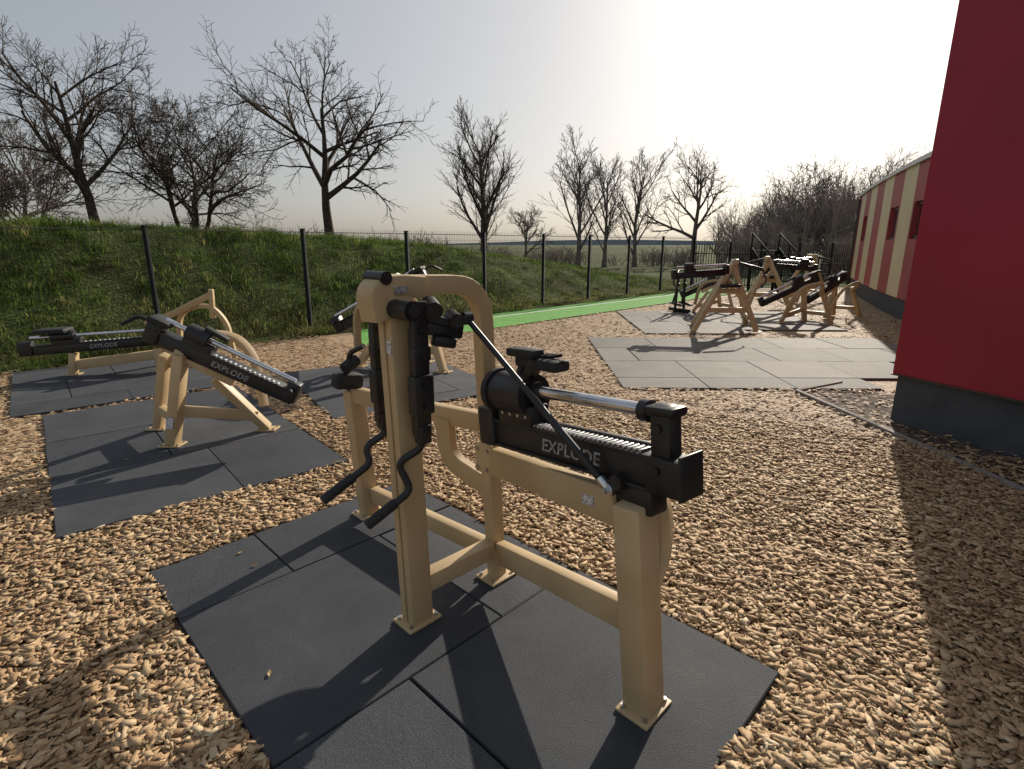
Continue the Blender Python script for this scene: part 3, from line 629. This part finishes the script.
def aframe(loc,yaw,s=1):
    g=Grp('a_frame_pull_machine',loc,yaw,s)
    for p in((-.62,-.3,0),(.58,-.3,0),(-.35,.6,0),(.75,.6,0)): foot(g,p,0)
    beam(g,'leg',(-.62,-.3,.01),(.16,-.04,1.32),.08,.11,up=(0,1,0)); beam(g,'leg',(.58,-.3,.01),(.10,-.04,1.24),.08,.11,up=(0,1,0))
    beam(g,'leg',(-.35,.6,.01),(.22,.2,1.30),.07,.09,up=(0,1,0)); beam(g,'leg',(.75,.6,.01),(.25,.2,1.24),.07,.09,up=(0,1,0))
    beam(g,'head_beam',(.12,-.12,1.28),(.3,.3,1.28),.1,.1)
    beam(g,'cross_beam',(-.40,-.22,.40),(.44,-.22,.40),.06,.1); beam(g,'cross_beam',(-.2,-.15,.75),(.32,-.15,.75),.06,.09); beam(g,'cross_beam',(.45,-.2,.25),(.66,.5,.25),.06,.08)
    beam(g,'cross_beam',(-.05,-.12,1.0),(.6,.3,.45),.06,.08)
    rail_unit(g,(-1.0,-.1,1.02),(-.0,-.1,1.10),letters=False)
    sweep(g,'handle',[(-1.0,-.2,1.08),(-1.05,-.25,.9),(-.95,-.3,.78)],.03,.03,mat='black',rad=.05,rnd=True)
    beam(g,'pull_arm',(.2,-.12,1.26),(.62,-.2,1.15),.05,.06,'black'); beam(g,'seat_pad',(-.15,-.2,.85),(.2,-.2,.86),.25,.06,'rubber',.02)
    sweep(g,'handle',[(.62,-.2,1.15),(.7,-.22,.95),(.6,-.3,.85)],.03,.03,mat='black',rad=.05,rnd=True)
    return g
aframe((4.05,10.55,0),0)
incline('incline_press_machine',(6.1,11.6,0),math.radians(172),1.0,letters=False)
aframe((6.3,13.4,0),math.radians(175),1.0)
incline('incline_press_machine',(4.9,13.4,0),math.radians(150),.95,letters=False)
aframe((8.6,16.2,0),math.radians(20),1.0)
incline('incline_press_machine',(7.4,12.6,0),math.radians(195),.95,letters=False)
g=Grp('stepper',(4.1,13.4,0),.4)
for sx in(-.14,.14):
    beam(g,'upright',(sx,0,0),(sx*.6,0,.95),.05,.05,'black',up=(0,1,0)); beam(g,'pedal',(sx,-.25,.18),(sx,.15,.22),.12,.04,'rubber')
    beam(g,'swing_arm',(sx,.1,.2),(sx*.7,-.05,.7),.04,.04,'black')
beam(g,'base_beam',(0,-.35,.05),(0,.35,.05),.1,.08,'black'); sweep(g,'handlebar',[(-.25,-.15,.95),(-.1,0,1.0),(.1,0,1.0),(.25,-.15,.95)],.035,.035,mat='black',rnd=True,rad=.05)
# dark metal steps with handrails by the far fence
g=Grp('metal_steps',(9.3,19.4,0),math.radians(12))
for x in(-.55,.55):
    beam(g,'stringer',(x,-.9,.05),(x,.9,1.45),.05,.16,'fence')
    beam(g,'handrail',(x,-.9,.85),(x,.9,2.0),.045,.045,'fence')
    for k in range(4): beam(g,'baluster',(x,-.85+k*.57,.1+k*.42),(x,-.85+k*.57,.88+k*.365),.04,.04,'fence',up=(0,1,0))
for k in range(7): beam(g,'tread',(-.53,-.8+k*.27,.18+k*.2),(.53,-.8+k*.27,.18+k*.2),.25,.04,'fence')
for x in(-.5,.5): beam(g,'support_post',(x,.88,-.05),(x,.88,1.42),.08,.08,'fence',up=(0,1,0))
def leaf(x,y,yaw,s=.035):
    bm=bmesh.new(); P=[(-1,0,.1),(-.4,.42,.25),(.4,.35,.2),(1.1,0,.45),(.4,-.38,.15),(-.4,-.4,.3)]; c=bm.verts.new((0,0,.02))
    vs=[bm.verts.new(p) for p in P]
    for i in range(6): bm.faces.new((c,vs[i],vs[(i+1)%6]))
    for v in bm.verts: v.co*=s
    me=bpy.data.meshes.new('fallen_leaf'); bm.to_mesh(me); bm.free(); me.materials.append(M['leaf']); o=link(bpy.data.objects.new('fallen_leaf',me)); o.location=(x,y,.004); o.rotation_euler=(0,0,yaw)
for x,y,a in((-1.32,2.48,.2),(-1.45,2.60,.9),(-.93,1.75,2),(-2.95,3.9,.3),(2.8,7.4,1.2)): leaf(x,y,a,.018)

# ------------------------------------------------------------- light, sky, camera
el=math.radians(26); az=math.radians(31)
S=Vector((math.sin(az)*math.cos(el),math.cos(az)*math.cos(el),math.sin(el)))
ld=bpy.data.lights.new('sun','SUN'); ld.energy=5.0; ld.angle=math.radians(.6); ld.color=(1,.91,.78)
lo=link(bpy.data.objects.new('sun',ld)); lo.rotation_euler=S.to_track_quat('Z','Y').to_euler(); lo.location=(20,30,20)
w=bpy.data.worlds.new('World'); sc.world=w; w.use_nodes=True; nt=w.node_tree; bg=nt.nodes['Background']
sky=nt.nodes.new('ShaderNodeTexSky'); sky.sky_type='NISHITA'; sky.sun_disc=False; sky.sun_elevation=el; sky.sun_rotation=az
sky.air_density=1.0; sky.dust_density=3.0; sky.ozone_density=1.5
hs=nt.nodes.new('ShaderNodeHueSaturation'); hs.inputs['Saturation'].default_value=.7; hs.inputs['Value'].default_value=2.15
gm=nt.nodes.new('ShaderNodeGamma'); gm.inputs[1].default_value=.53
nt.links.new(sky.outputs[0],gm.inputs[0]); nt.links.new(gm.outputs[0],hs.inputs['Color']); nt.links.new(hs.outputs[0],bg.inputs[0]); bg.inputs[1].default_value=.102
cam=bpy.data.cameras.new('camera'); cam.lens=19.16; cam.sensor_width=36; cam.clip_end=6000; cam.clip_start=.05
co=link(bpy.data.objects.new('camera',cam)); co.location=(0,0,1.6); co.rotation_euler=(math.radians(90-14.4),0,0); sc.camera=co
sc.view_settings.view_transform='Standard'; sc.view_settings.look='None'; sc.view_settings.exposure=0
print('verts',sum(len(m.vertices) for m in bpy.data.meshes))
